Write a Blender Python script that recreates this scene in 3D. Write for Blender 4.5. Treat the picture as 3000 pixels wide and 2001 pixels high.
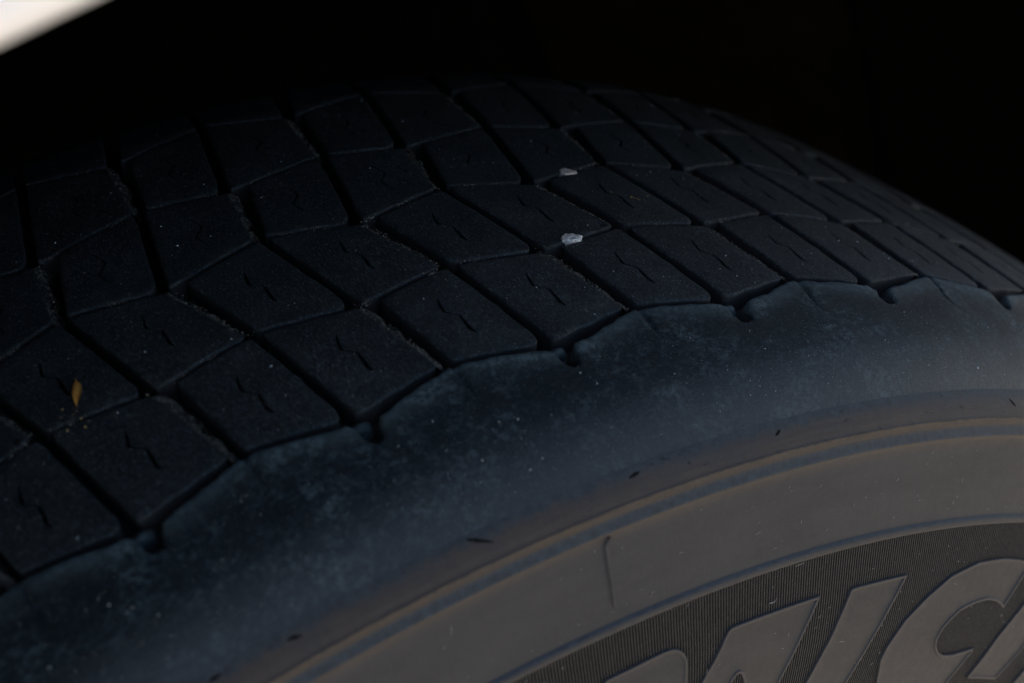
import bpy, bmesh, math, random
import numpy as np
from mathutils import Vector, Matrix, noise
from mathutils.geometry import delaunay_2d_cdt

for o in list(bpy.data.objects):
    bpy.data.objects.remove(o)
scene = bpy.context.scene
COL = scene.collection
random.seed(7)
rng = random.Random(11)

# ------------------------------------------------------------------ camera
cam_d = bpy.data.cameras.new('camera')
cam = bpy.data.objects.new('camera', cam_d)
COL.objects.link(cam)
FWD = Vector((0.46090622, 0.67557766, -0.57546527))
RGT = Vector((0.826064, -0.563576, 0.0))
UPV = Vector((0.32431999, 0.4753702, 0.81782622))
cam.matrix_world = Matrix(((RGT.x, UPV.x, -FWD.x, -0.15088396),
                           (RGT.y, UPV.y, -FWD.y, -0.31329925),
                           (RGT.z, UPV.z, -FWD.z, 0.59415695),
                           (0, 0, 0, 1)))
cam_d.sensor_width = 36.0
cam_d.lens = 64.365
cam_d.clip_start = 0.01
cam_d.clip_end = 2000.0
cam_d.dof.use_dof = True
cam_d.dof.focus_distance = 0.411
cam_d.dof.aperture_fstop = 12.5
cam_d.dof.aperture_blades = 9
scene.camera = cam

# ------------------------------------------------------------------ sky, sun, exposure
SUN_EL = math.radians(48.0)
SUN_DIR = Vector((0.6, 0.8, 0.0)).normalized()          # towards the sun (behind the car)
world = bpy.data.worlds.new('World')
scene.world = world
world.use_nodes = True
wn = world.node_tree.nodes
wl = world.node_tree.links
wn.clear()
sky = wn.new('ShaderNodeTexSky')
sky.sky_type = 'NISHITA'
sky.sun_disc = False
sky.sun_elevation = SUN_EL
sky.sun_rotation = math.atan2(SUN_DIR.x, SUN_DIR.y)
sky.altitude = 200.0
sky.air_density = 1.0
sky.dust_density = 0.6
bg = wn.new('ShaderNodeBackground')
bg.inputs['Strength'].default_value = 0.08
wo = wn.new('ShaderNodeOutputWorld')
wl.new(sky.outputs[0], bg.inputs['Color'])
wl.new(bg.outputs[0], wo.inputs['Surface'])

sun_d = bpy.data.lights.new('sun', 'SUN')
sun_d.energy = 5.0
sun_d.angle = math.radians(0.53)
sun_d.color = (1.0, 0.93, 0.84)
sun = bpy.data.objects.new('sun', sun_d)
COL.objects.link(sun)
sdir = Vector((SUN_DIR.x * math.cos(SUN_EL), SUN_DIR.y * math.cos(SUN_EL), math.sin(SUN_EL)))
sun.rotation_euler = sdir.to_track_quat('Z', 'Y').to_euler()
sun.location = sdir * 5

vs = scene.view_settings
vs.view_transform = 'Standard'
vs.look = 'None'
vs.exposure = 1.35
vs.gamma = 1.0
vs.use_curve_mapping = False
scene.render.engine = 'CYCLES'
scene.cycles.max_bounces = 8
scene.cycles.diffuse_bounces = 5
scene.render.resolution_x = 1024
scene.render.resolution_y = 683

# ------------------------------------------------------------------ material helpers
class NT:
    def __init__(self, name):
        self.m = bpy.data.materials.new(name)
        self.m.use_nodes = True
        self.t = self.m.node_tree
        self.t.nodes.clear()
        self.out = self.t.nodes.new('ShaderNodeOutputMaterial')
        self.b = self.t.nodes.new('ShaderNodeBsdfPrincipled')
        self.t.links.new(self.b.outputs[0], self.out.inputs['Surface'])
    def n(self, typ, **kw):
        x = self.t.nodes.new(typ)
        for k, v in kw.items():
            setattr(x, k, v)
        return x
    def link(self, a, b):
        self.t.links.new(a, b)
    def val(self, sock, v):
        if hasattr(v, 'links'):
            self.link(v, sock)
        else:
            sock.default_value = v
    def math(self, op, a, b=0.0, c=None, clamp=False):
        x = self.n('ShaderNodeMath', operation=op, use_clamp=clamp)
        self.val(x.inputs[0], a)
        self.val(x.inputs[1], b)
        if c is not None:
            self.val(x.inputs[2], c)
        return x.outputs[0]
    def ramp(self, f, a, b):                       # linear 0..1 between a and b
        x = self.n('ShaderNodeMapRange', clamp=True)
        self.val(x.inputs['Value'], f)
        x.inputs['From Min'].default_value = a
        x.inputs['From Max'].default_value = b
        return x.outputs[0]
    def mix(self, f, a, b):
        x = self.n('ShaderNodeMix', data_type='RGBA')
        self.val(x.inputs['Factor'], f)
        ins = [i for i in x.inputs if i.type == 'RGBA']
        for s, v in zip(ins, (a, b)):
            if hasattr(v, 'links'):
                self.link(v, s)
            else:
                s.default_value = (*v, 1.0)
        return [o for o in x.outputs if o.type == 'RGBA'][0]
    def noise(self, vec, scale, detail=3.0, rough=0.55, dist=0.0):
        x = self.n('ShaderNodeTexNoise')
        self.link(vec, x.inputs['Vector'])
        x.inputs['Scale'].default_value = scale
        x.inputs['Detail'].default_value = detail
        x.inputs['Roughness'].default_value = rough
        x.inputs['Distortion'].default_value = dist
        return x.outputs['Fac']
    def voro(self, vec, scale, feature='F1'):
        x = self.n('ShaderNodeTexVoronoi', feature=feature)
        self.link(vec, x.inputs['Vector'])
        x.inputs['Scale'].default_value = scale
        return x.outputs[0]
    def vec(self, x, y, z):
        c = self.n('ShaderNodeCombineXYZ')
        self.val(c.inputs[0], x)
        self.val(c.inputs[1], y)
        self.val(c.inputs[2], z)
        return c.outputs[0]
    def cyl(self):
        """tyre coordinates in metres: (arc length, across, radius)"""
        g = self.n('ShaderNodeNewGeometry')
        s = self.n('ShaderNodeSeparateXYZ')
        self.link(g.outputs['Position'], s.inputs[0])
        X, Y, Z = s.outputs
        th = self.math('ARCTAN2', X, Z)
        arc = self.math('MULTIPLY', th, 0.37)
        r = self.math('SQRT', self.math('ADD', self.math('MULTIPLY', X, X), self.math('MULTIPLY', Z, Z)))
        self.pos = g.outputs['Position']
        return arc, Y, r
    def bump(self, h, strength, dist, prev=None):
        x = self.n('ShaderNodeBump')
        x.inputs['Strength'].default_value = strength
        x.inputs['Distance'].default_value = dist
        self.link(h, x.inputs['Height'])
        if prev is not None:
            self.link(prev, x.inputs['Normal'])
        return x.outputs[0]
    def done(self, col, rough, spec=0.5, normal=None):
        self.val(self.b.inputs['Base Color'], col if hasattr(col, 'links') else (*col, 1.0))
        self.val(self.b.inputs['Roughness'], rough)
        self.val(self.b.inputs['Specular IOR Level'], spec)
        if normal is not None:
            self.link(normal, self.b.inputs['Normal'])
        return self.m

def rubber_tread(name, dark, dusty, grain=1.0):
    t = NT(name)
    arc, y, r = t.cyl()
    p = t.vec(arc, y, r)
    att = t.n('ShaderNodeAttribute', attribute_name='grime_shade')
    big = t.noise(p, 70.0, 4.0, 0.6)
    mid = t.noise(p, 420.0, 4.0, 0.65)
    fine = t.noise(p, 2600.0, 3.0, 0.7)
    streak = t.noise(t.vec(t.math('MULTIPLY', arc, 3000.0), t.math('MULTIPLY', y, 700.0), t.math('MULTIPLY', r, 900.0)), 1.0, 3.0, 0.6)
    m1 = t.math('MULTIPLY', t.ramp(big, 0.40, 0.68), t.ramp(mid, 0.35, 0.75))
    m2 = t.math('ADD', t.math('MULTIPLY', m1, 0.35), t.math('MULTIPLY', t.ramp(fine, 0.53, 0.64), 0.50))
    m3 = t.math('ADD', m2, t.math('MULTIPLY', t.ramp(streak, 0.55, 0.67), 0.50), clamp=True)
    c1 = t.mix(m3, dark, dusty)
    c1 = t.mix(t.ramp(att.outputs['Fac'], 0.05, 0.14), c1, (0.0135, 0.0140, 0.0150))     # unworn rubber below the abraded top, with groove shade painted in
    # brown-grey road dust packed on the groove walls
    gw = t.math('MULTIPLY', t.ramp(att.outputs['Fac'], 0.08, 0.30), t.ramp(t.noise(p, 900.0, 4.0, 0.7), 0.36, 0.66))
    c2 = t.mix(t.math('MULTIPLY', gw, 0.45), c1, (0.030, 0.027, 0.022))
    b1 = t.bump(mid, 0.25 * grain, 0.0006)
    b2 = t.bump(fine, 0.35 * grain, 0.00022, b1)
    b3 = t.bump(streak, 0.30 * grain, 0.00016, b2)
    rough = t.math('ADD', 0.56, t.math('MULTIPLY', mid, 0.28))
    return t.done(c2, rough, 0.24, b3)

def rubber_shoulder():
    t = NT('worn_shoulder_rubber')
    arc, y, r = t.cyl()
    p = t.vec(arc, y, r)
    att = t.n('ShaderNodeAttribute', attribute_name='grime_shade')
    edge = t.n('ShaderNodeAttribute', attribute_name='scuff_highlight')
    big = t.noise(p, 75.0, 5.0, 0.68)
    mid = t.noise(p, 620.0, 5.0, 0.72)
    fine = t.noise(p, 2300.0, 3.0, 0.7)
    rip = t.noise(t.vec(t.math('MULTIPLY', arc, 420.0), t.math('MULTIPLY', y, 2600.0), t.math('MULTIPLY', r, 2600.0)), 1.0, 3.0, 0.6)
    streak = t.noise(t.vec(t.math('MULTIPLY', arc, 2600.0), t.math('MULTIPLY', y, 480.0), t.math('MULTIPLY', r, 480.0)), 1.0, 3.0, 0.6)
    patch = t.math('MULTIPLY', t.ramp(big, 0.44, 0.66), t.ramp(mid, 0.46, 0.62))
    sc = t.math('MULTIPLY', edge.outputs['Fac'], t.ramp(mid, 0.20, 0.62))  # scuffed edge band, with the light on its outward slope painted in
    m = t.math('ADD', t.math('MULTIPLY', patch, 0.85), t.math('MULTIPLY', t.ramp(fine, 0.54, 0.66), 0.34))
    m = t.math('ADD', m, t.math('MULTIPLY', t.ramp(rip, 0.54, 0.70), 0.22))
    m = t.math('ADD', m, t.math('MULTIPLY', t.ramp(streak, 0.58, 0.74), 0.28))
    m = t.math('ADD', m, t.math('MULTIPLY', sc, 0.9), clamp=True)
    c1 = t.mix(m, (0.0080, 0.0118, 0.0140), (0.066, 0.092, 0.100))
    gw = t.math('MULTIPLY', t.ramp(att.outputs['Fac'], 0.08, 0.30), t.ramp(t.noise(p, 900.0, 4.0, 0.7), 0.36, 0.66))
    c2 = t.mix(t.math('MULTIPLY', gw, 0.6), c1, (0.07, 0.064, 0.054))
    b1 = t.bump(mid, 0.25, 0.0007)
    b2 = t.bump(fine, 0.30, 0.0002, b1)
    b3 = t.bump(rip, 0.40, 0.00016, b2)
    low = t.math('SUBTRACT', 1.0, t.ramp(y, -0.0885, -0.0785))                        # unworn moulded skin below the contact patch
    c2 = t.mix(t.math('MULTIPLY', low, 0.40), c2, (0.020, 0.025, 0.030))
    t.b.inputs['Specular IOR Level'].default_value = 0.2
    sp = t.math('ADD', 0.15, t.math('MULTIPLY', low, 0.26))
    return t.done(c2, t.math('SUBTRACT', t.math('ADD', 0.48, t.math('MULTIPLY', mid, 0.26)), t.math('MULTIPLY', low, 0.14)), sp, b3)

def rubber_sidewall(name, gain=1.0):
    t = NT(name)
    arc, y, r = t.cyl()
    p = t.vec(arc, y, r)
    big = t.noise(t.vec(t.math('MULTIPLY', arc, 30.0), t.math('MULTIPLY', r, 160.0), y), 1.0, 4.0, 0.6)
    mid = t.noise(p, 500.0, 4.0, 0.65)
    fine = t.noise(p, 3000.0, 2.0, 0.6)
    lines = t.noise(t.vec(t.math('MULTIPLY', arc, 60.0), t.math('MULTIPLY', r, 1500.0), 0.0), 1.0, 3.0, 0.6)
    drag = t.noise(t.vec(t.math('MULTIPLY', arc, 1400.0), t.math('MULTIPLY', r, 60.0), 0.0), 1.0, 3.0, 0.65)
    # ragged outer limit of the brown colour
    lim = t.math('ADD', r, t.math('MULTIPLY', t.math('SUBTRACT', t.noise(p, 260.0, 5.0, 0.7), 0.5), 0.0050))
    brown_zone = t.math('SUBTRACT', 1.0, t.ramp(lim, 0.3614, 0.3626))
    wob = t.math('ADD', r, t.math('MULTIPLY', t.math('SUBTRACT', mid, 0.5), 0.0007))
    bev = t.math('MULTIPLY', t.ramp(wob, 0.35455, 0.35480), t.math('SUBTRACT', 1.0, t.ramp(wob, 0.35640, 0.35675)))
    bev2 = t.math('MULTIPLY', t.ramp(wob, 0.33530, 0.33542), t.math('SUBTRACT', 1.0, t.ramp(wob, 0.33566, 0.33578)))
    bev = t.math('MAXIMUM', bev, bev2)
    warm_bounce = t.math('MULTIPLY', t.ramp(r, 0.3528, 0.3537), t.math('SUBTRACT', 1.0, t.ramp(r, 0.35435, 0.35450)))
    flash = t.math('MULTIPLY', t.ramp(r, 0.35795, 0.35815), t.math('SUBTRACT', 1.0, t.ramp(r, 0.35850, 0.35868)))
    flash = t.math('MULTIPLY', flash, t.ramp(t.noise(t.vec(t.math('MULTIPLY', arc, 90.0), 0.0, 0.0), 1.0, 4.0, 0.7), 0.44, 0.56))
    nick = t.noise(t.vec(t.math('MULTIPLY', arc, 170.0), t.math('MULTIPLY', r, 520.0), 0.0), 1.0, 2.0, 0.6)
    nick = t.math('MULTIPLY', t.ramp(nick, 0.66, 0.69), t.ramp(r, 0.3570, 0.3605))
    grey = t.mix(t.ramp(big, 0.35, 0.7), (0.0265, 0.0265, 0.0285), (0.0370, 0.0362, 0.0375))
    brown = t.mix(t.ramp(lines, 0.35, 0.7), (0.044, 0.0315, 0.0230), (0.058, 0.0435, 0.0330))
    upper = t.math('MULTIPLY', t.ramp(r, 0.3515, 0.3560), t.math('ADD', 0.45, t.math('MULTIPLY', t.ramp(t.noise(p, 95.0, 5.0, 0.7), 0.36, 0.60), 0.55)))
    c = t.mix(upper, grey, brown)
    warm_bounce = t.math('MULTIPLY', warm_bounce, t.ramp(t.noise(p, 60.0, 4.0, 0.7), 0.40, 0.60))
    c = t.mix(t.math('MULTIPLY', warm_bounce, 0.35), c, (0.056, 0.045, 0.036))  # warm bounce light under the ridge, painted as an orange-brown line
    c = t.mix(brown_zone, t.mix(t.ramp(mid, 0.35, 0.65), (0.018, 0.021, 0.024), (0.034, 0.040, 0.044)), c)
    c = t.mix(t.math('MULTIPLY', bev, 0.9), c, t.mix(t.ramp(mid, 0.35, 0.65), (0.022, 0.027, 0.032), (0.044, 0.054, 0.062)))  # blue skylight on the up-facing bevels, painted into the colour
    c = t.mix(t.math('MULTIPLY', flash, 0.85), c, (0.010, 0.011, 0.012))
    c = t.mix(t.math('MULTIPLY', nick, 0.8), c, (0.008, 0.008, 0.009))
    c = t.mix(t.math('MULTIPLY', t.ramp(fine, 0.54, 0.70), 0.40), c, (0.068, 0.065, 0.061))
    c = t.mix(t.math('MULTIPLY', t.ramp(drag, 0.58, 0.72), 0.50), c, (0.022, 0.021, 0.021))
    rim = t.n('ShaderNodeAttribute', attribute_name='scuff_highlight')
    c = t.mix(t.math('MULTIPLY', rim.outputs['Fac'], t.ramp(mid, 0.30, 0.60)), c, (0.066, 0.058, 0.054))  # letter rim tops lightened: the light they catch is painted on
    if gain != 1.0:
        c = t.mix(1.0 - gain, c, (0.004, 0.004, 0.004))
    b1 = t.bump(mid, 0.12, 0.0004)
    b2 = t.bump(lines, 0.18, 0.00012, b1)
    b3 = t.bump(fine, 0.15, 0.0001, b2)
    return t.done(c, t.math('ADD', 0.50, t.math('MULTIPLY', mid, 0.2)), 0.34, b3)

def simple(name, col, rough, spec=0.5, nscale=None, col2=None, bump=None):
    t = NT(name)
    g = t.n('ShaderNodeNewGeometry')
    if nscale:
        f = t.noise(g.outputs['Position'], nscale, 5.0, 0.65)
        c = t.mix(t.ramp(f, 0.35, 0.65), col, col2)
        nb = t.bump(f, bump[0], bump[1]) if bump else None
        return t.done(c, rough, spec, nb)
    return t.done(col, rough, spec)

M_TREAD = rubber_tread('worn_tread_rubber', (0.0105, 0.0132, 0.0148), (0.094, 0.110, 0.114))
M_BASE = rubber_tread('groove_floor_rubber', (0.008, 0.008, 0.008), (0.016, 0.015, 0.013))
M_SHOULDER = rubber_shoulder()
M_SIDE = rubber_sidewall('brown_sidewall_rubber')
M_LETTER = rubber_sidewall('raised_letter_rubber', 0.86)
M_RIDGE = simple('ridged_panel_rubber', (0.020, 0.0190, 0.0185), 0.6, 0.3, 900.0, (0.036, 0.034, 0.032), (0.2, 0.0002))
def dust_mat():
    t = NT('packed_road_dust')
    arc, y, r = t.cyl()
    p = t.vec(arc, y, r)
    f1 = t.noise(p, 330.0, 4.0, 0.65)
    f2 = t.noise(p, 1900.0, 4.0, 0.75)
    f3 = t.noise(t.vec(t.math('MULTIPLY', arc, 2600.0), t.math('MULTIPLY', y, 900.0), t.math('MULTIPLY', r, 900.0)), 1.0, 3.0, 0.6)
    m = t.math('MULTIPLY', t.ramp(f1, 0.36, 0.66), t.math('ADD', t.math('MULTIPLY', t.ramp(f2, 0.40, 0.66), 0.6), t.math('MULTIPLY', t.ramp(f3, 0.45, 0.65), 0.4)))
    c = t.mix(m, (0.020, 0.020, 0.019), (0.30, 0.285, 0.25))
    c = t.mix(t.math('MULTIPLY', t.ramp(t.noise(p, 140.0, 3.0, 0.6), 0.60, 0.72), 0.5), c, (0.13, 0.085, 0.05))
    return t.done(c, 0.95, 0.05, t.bump(f2, 0.9, 0.0006))
M_DUST = dust_mat()

# ------------------------------------------------------------------ tyre profile (mm)
RC = 380.0
PITCH = 2 * math.pi / 50
PM = PITCH * RC
_py = [0, 10, 20, 30, 40, 50, 58, 62.5, 66, 70, 74, 78, 81.5, 84.5, 87.0, 89.7, 92.5]
_pr = [380 - 0.000828 * v * v * 1.0 for v in _py]
_pr[8:] = [375.75, 374.95, 374.25, 373.1, 371.4, 369.2, 366.8, 364.0, 361.0]
PY = np.linspace(0, 92.5, 371)
PR = np.interp(PY, _py, _pr)
for _ in range(30):
    PR[1:-1] = 0.25 * PR[:-2] + 0.5 * PR[1:-1] + 0.25 * PR[2:]
def prof(y):
    return float(np.interp(abs(y), PY, PR))
def slope(y):
    a = abs(y)
    return (float(np.interp(min(a + .4, 92.5), PY, PR)) - float(np.interp(max(a - .4, 0), PY, PR))) / (min(a + .4, 92.5) - max(a - .4, 0))
def p3(s, y, h):
    """tyre surface point: arc mm, across mm, height mm -> metres"""
    d = slope(y)
    L = math.hypot(1, d)
    nr, ny = 1 / L, -d / L * (1 if y >= 0 else -1)
    r = prof(y) + h * nr
    yy = y + h * ny
    a = s / RC
    return (r * math.sin(a) * .001, yy * .001, r * math.cos(a) * .001)

# ------------------------------------------------------------------ polygon helpers
def round_poly(pts, rad, seg=3):
    out = []
    n = len(pts)
    for i in range(n):
        p0, p1, p2 = Vector(pts[i - 1]), Vector(pts[i]), Vector(pts[(i + 1) % n])
        a, b = p0 - p1, p2 - p1
        ra = min(rad, a.length * .45)
        rb = min(rad, b.length * .45)
        A, B = p1 + a.normalized() * ra, p1 + b.normalized() * rb
        for k in range(seg + 1):
            t = k / seg
            out.append(A * (1 - t) ** 2 + p1 * 2 * t * (1 - t) + B * t * t)
    return out
def subdiv(pts, step, closed=True):
    out = []
    n = len(pts)
    for i in range(n if closed else n - 1):
        a, b = Vector(pts[i]), Vector(pts[(i + 1) % n])
        k = max(1, int(round((b - a).length / step)))
        for j in range(k):
            out.append(a.lerp(b, j / k))
    if not closed:
        out.append(Vector(pts[-1]))
    return out
def area(p):
    return .5 * sum(p[i - 1][0] * p[i][1] - p[i][0] * p[i - 1][1] for i in range(len(p)))
def inset(pts, d, closed=True):
    """offset to the left of the direction of travel"""
    n = len(pts)
    out = []
    for i in range(n):
        if closed:
            a, b = pts[i - 1], pts[(i + 1) % n]
            t1 = (pts[i] - pts[i - 1]).normalized()
            t2 = (pts[(i + 1) % n] - pts[i]).normalized()
        else:
            t1 = (pts[i] - pts[max(i - 1, 0)])
            t2 = (pts[min(i + 1, n - 1)] - pts[i])
            t1 = t1.normalized() if t1.length > 1e-9 else t2.normalized()
            t2 = t2.normalized() if t2.length > 1e-9 else t1
        n1 = Vector((-t1.y, t1.x))
        n2 = Vector((-t2.y, t2.x))
        m = n1 + n2
        if m.length < 1e-6:
            m = n1
        m.normalize()
        k = min(1.6, 1 / max(.35, m.dot(n1)))
        out.append(pts[i] + m * d * k)
    return out
def pip(x, y, poly):
    c = False
    n = len(poly)
    j = n - 1
    for i in range(n):
        xi, yi = poly[i][0], poly[i][1]
        xj, yj = poly[j][0], poly[j][1]
        if (yi > y) != (yj > y) and x < (xj - xi) * (y - yi) / (yj - yi) + xi:
            c = not c
        j = i
    return c
def fill(loops, extra, keep):
    """constrained Delaunay of several closed loops plus loose points"""
    vs_, es = [], []
    for lp in loops:
        o = len(vs_)
        vs_ += [Vector((p[0], p[1])) for p in lp]
        es += [(o + i, o + (i + 1) % len(lp)) for i in range(len(lp))]
    vs_ += [Vector((p[0], p[1])) for p in extra]
    V, E_, F, ov, oe, of = delaunay_2d_cdt(vs_, es, [], 0, 1e-5)
    F = [f for f in F if keep(sum(V[i].x for i in f) / 3, sum(V[i].y for i in f) / 3)]
    return V, F

class MB:
    def __init__(self):
        self.v, self.f, self.g, self.sh, self.u = [], [], [], [], []
    def add(self, p, g=0.0, u=0.0):
        self.v.append(p)
        self.g.append(g)
        self.u.append(u)
        return len(self.v) - 1
    def strip(self, a, b, closed=True):
        n = len(a)
        for i in range(n if closed else n - 1):
            j = (i + 1) % n
            self.f.append((a[i], a[j], b[j], b[i]))
    def mesh(self, name, mat, smooth=True, merge=None):
        me = bpy.data.meshes.new(name)
        me.from_pydata(self.v, [], self.f)
        me.update()
        if smooth:
            me.polygons.foreach_set('use_smooth', [True] * len(me.polygons))
        at = me.attributes.new('grime_shade', 'FLOAT', 'POINT')
        at.data.foreach_set('value', self.g)
        at = me.attributes.new('scuff_highlight', 'FLOAT', 'POINT')
        at.data.foreach_set('value', self.u)
        if self.sh or merge:
            bm = bmesh.new()
            bm.from_mesh(me)
            bm.verts.ensure_lookup_table()
            for a, b in self.sh:
                e = bm.edges.get((bm.verts[a], bm.verts[b]))
                if e:
                    e.smooth = False
            if merge:
                bmesh.ops.remove_doubles(bm, verts=bm.verts[:], dist=merge)
            bm.to_mesh(me)
            bm.free()
        me.materials.append(mat)
        return me
def link(name, me, parent=None):
    o = bpy.data.objects.new(name, me)
    COL.objects.link(o)
    if parent:
        o.parent = parent
    return o
def tag(o, label=None, cat=None, group=None, kind=None):
    for k, v in (('label', label), ('category', cat), ('group', group), ('kind', kind)):
        if v:
            o[k] = v
    return o

# ------------------------------------------------------------------ large structure: ground, wing, wheel-arch liner
def grid_disc(name, mat, z, rmax):
    mb = MB()
    prev = None
    c = mb.add((0, 0, z))
    for r in (0.5, 1, 2, 4, 8, 20, 60, 200, rmax):
        ring = [mb.add((r * math.cos(a * math.pi / 24), r * math.sin(a * math.pi / 24), z)) for a in range(48)]
        if prev is None:
            for i in range(48):
                mb.f.append((c, ring[i], ring[(i + 1) % 48]))
        else:
            for i in range(48):
                mb.f.append((prev[i], ring[i], ring[(i + 1) % 48], prev[(i + 1) % 48]))
        prev = ring
    return link(name, mb.mesh(name, mat, False))
M_GROUND = simple('sunlit_paving', (0.40, 0.34, 0.275), 0.9, 0.2, 40.0, (0.48, 0.41, 0.33), (0.4, 0.004))
tag(grid_disc('ground', M_GROUND, -0.3805, 1500.0), kind='structure')

STEER = math.radians(15.0)
EX = Vector((math.cos(STEER), math.sin(STEER), 0))         # along the car
EN = Vector((math.sin(STEER), -math.cos(STEER), 0))        # out of the car
L0 = Vector((-0.0838, -0.1202, 0.4995))                      # a point on the arch lip
C0 = EN * L0.dot(EN)                                         # arch centre on the lip plane
LIP = [(-.41, -.45), (-.415, -.10), (-.40, .12), (-.345, .29), (-.27, .400), (-.20, .465), (-.16, .4935), (-.135, .4989), (-.12, .4998), (-.103, .5008), (-.085, .5014), (-.06, .4990),
       (-.03, .4905), (.015, .475), (.075, .453), (.15, .424), (.22, .388), (.30, .330), (.36, .250), (.40, .15), (.42, .02), (.425, -.10), (.42, -.45)]     # arch lip: along the car, height; unseen stretches bent low to shade the tread
_la = [math.atan2(e, z) for e, z in LIP]
_lr = [math.hypot(e, z) for e, z in LIP]
RA = .50
_k = RA
def arch_k(ang):
    return float(np.interp(ang, LA, LR))
LA = np.linspace(_la[0], _la[-1], 600)
LR = np.interp(LA, _la, _lr)
for _ in range(5):
    LR[1:-1] = .25 * LR[:-2] + .5 * LR[1:-1] + .25 * LR[2:]
LR += math.hypot(L0.dot(EX), L0.z) - float(np.interp(math.atan2(L0.dot(EX), L0.z), LA, LR))
def arch_pt(ang, r, out):
    rr = arch_k(ang) + (r - RA) if r > .3 else r
    return C0 + EX * (rr * math.sin(ang)) + Vector((0, 0, rr * math.cos(ang))) + EN * out
def arch_sheet(name, rows, a0, a1, n, mat):
    mb = MB()
    prev = None
    for k in range(n + 1):
        a = a0 + (a1 - a0) * k / n
        ring = [mb.add(tuple(arch_pt(a, r, o))) for r, o in rows]
        if prev:
            for i in range(len(rows) - 1):
                mb.f.append((prev[i], prev[i + 1], ring[i + 1], ring[i]))
        prev = ring
    return mb.mesh(name, mat)
tp = NT('white_car_paint')
tp.b.inputs['Coat Weight'].default_value = 0.6
tp.b.inputs['Coat Roughness'].default_value = 0.05
M_PAINT = tp.done((0.90, 0.89, 0.875), 0.30, 0.5)
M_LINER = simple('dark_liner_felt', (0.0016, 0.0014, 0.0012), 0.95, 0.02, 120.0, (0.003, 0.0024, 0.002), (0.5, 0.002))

wing = bpy.data.objects.new('car_wing', None)
COL.objects.link(wing)
tag(wing, 'white painted car wing edge, blurred bright above the dark wheel arch', 'car wing')
rows = [(RA + .012, -.030), (RA + .004, -.030), (RA + .001, -.018), (RA, -.008), (RA + .0012, -.0015), (RA + .0040, .0028),
        (RA + .008, .0040), (RA + .014, .0030), (RA + .024, -.001), (RA + .05, -.013), (RA + .10, -.037), (RA + .17, -.060), (RA + .25, -.085), (RA + .30, -.11), (RA + .32, -.16), (RA + .32, -.42)]
link('wing_panel', arch_sheet('wing_panel', rows, math.radians(-100), math.radians(100), 300, M_PAINT), wing)
liner = bpy.data.objects.new('wheel_arch_liner', None)
COL.objects.link(liner)
tag(liner, 'black felt wheel arch liner behind and above the tyre', 'arch liner')
rows = [(RA + .010, -.028), (RA + .030, -.05), (RA + .035, -.15), (RA + .030, -.30), (RA + .012, -.345), (RA - .03, -.36), (RA - .12, -.365), (RA - .35, -.37), (0.0, -.37)]
link('liner_shell', arch_sheet('liner_shell', rows, math.radians(-125), math.radians(125), 80, M_LINER), liner)
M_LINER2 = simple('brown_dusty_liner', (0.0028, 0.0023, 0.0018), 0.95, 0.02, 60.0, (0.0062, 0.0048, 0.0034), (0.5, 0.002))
rows = [(RA + .034, -.175), (RA + .018, -.178), (RA + .016, -.20), (RA + .012, -.29), (RA - .005, -.325)]
link('splash_panel', arch_sheet('splash_panel', rows, math.radians(50), math.radians(115), 30, M_LINER2), liner)

# ------------------------------------------------------------------ the tyre
tyre = bpy.data.objects.new('tyre', None)
COL.objects.link(tyre)
tag(tyre, 'worn black rubber car tyre with zigzag tread blocks and raised sidewall letters', 'tyre')

# --- casing: groove floor, both sidewalls (lathe)
SIDE = [  # (|y|, r) outer sidewall from the crease under the shoulder to the bead
    (86.5, 363.5), (89.0, 363.95), (89.7, 363.85), (90.5, 363.22), (91.4, 362.42), (92.2, 361.68), (92.9, 361.0), (93.5, 360.4), (94.2, 359.6), (94.7, 358.9),
    (94.88, 358.72), (95.18, 358.6), (95.28, 358.35), (95.12, 358.1), (95.18, 357.8), (95.35, 357.0), (95.42, 356.7),
    (95.75, 356.15), (96.35, 355.35), (96.80, 354.85), (96.95, 354.55), (96.90, 354.30), (96.62, 353.85), (96.62, 353.4),
    (96.95, 352.0), (97.6, 350.0), (98.9, 346.0), (100.2, 342.0), (101.5, 338.0), (102.1, 336.15), (102.2, 335.85),
    (102.40, 335.72), (102.90, 335.40), (103.08, 335.2), (103.25, 334.75), (103.42, 334.15), (103.38, 333.9), (102.95, 333.65), (103.0, 333.3),
    (103.5, 330.5), (104.5, 327.0), (106.4, 320.0), (107.9, 313.0), (108.9, 306.0), (109.6, 299.0), (109.9, 292.0), (109.7, 284.0),
    (109.2, 275.0), (107.5, 264.0), (104.0, 250.0), (98.0, 236.0), (92.0, 226.0), (88.0, 219.0), (86.0, 213.0), (80.0, 211.0)]
FLOOR = [(-80.0, 365.0), (-66, 370.3), (-60, 371.6), (-40, 373.4), (-20, 374.4), (0, 374.8), (20, 374.4), (40, 373.4), (60, 371.0), (80, 365.0)]
REC = .78
def recess(y, r):
    return (y - REC * min(1, max(0, (r - 284.0) / 5.0)), r) if r < 333.7 else (y, r)
def lathe(name, pts, mat, seg, a0=-math.pi, a1=math.pi, closed=True):
    mb = MB()
    rings = []
    for k in range(seg if closed else seg + 1):
        a = a0 + (a1 - a0) * k / seg
        sa, ca = math.sin(a), math.cos(a)
        rings.append([mb.add((r * sa * .001, y * .001, r * ca * .001), 1.0 if 'floor' in name else 0.0) for y, r in pts])
    n = len(rings)
    for k in range(n if closed else n - 1):
        A, B = rings[k], rings[(k + 1) % n]
        for i in range(len(pts) - 1):
            mb.f.append((A[i], A[i + 1], B[i + 1], B[i]))
    return mb.mesh(name, mat)
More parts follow.
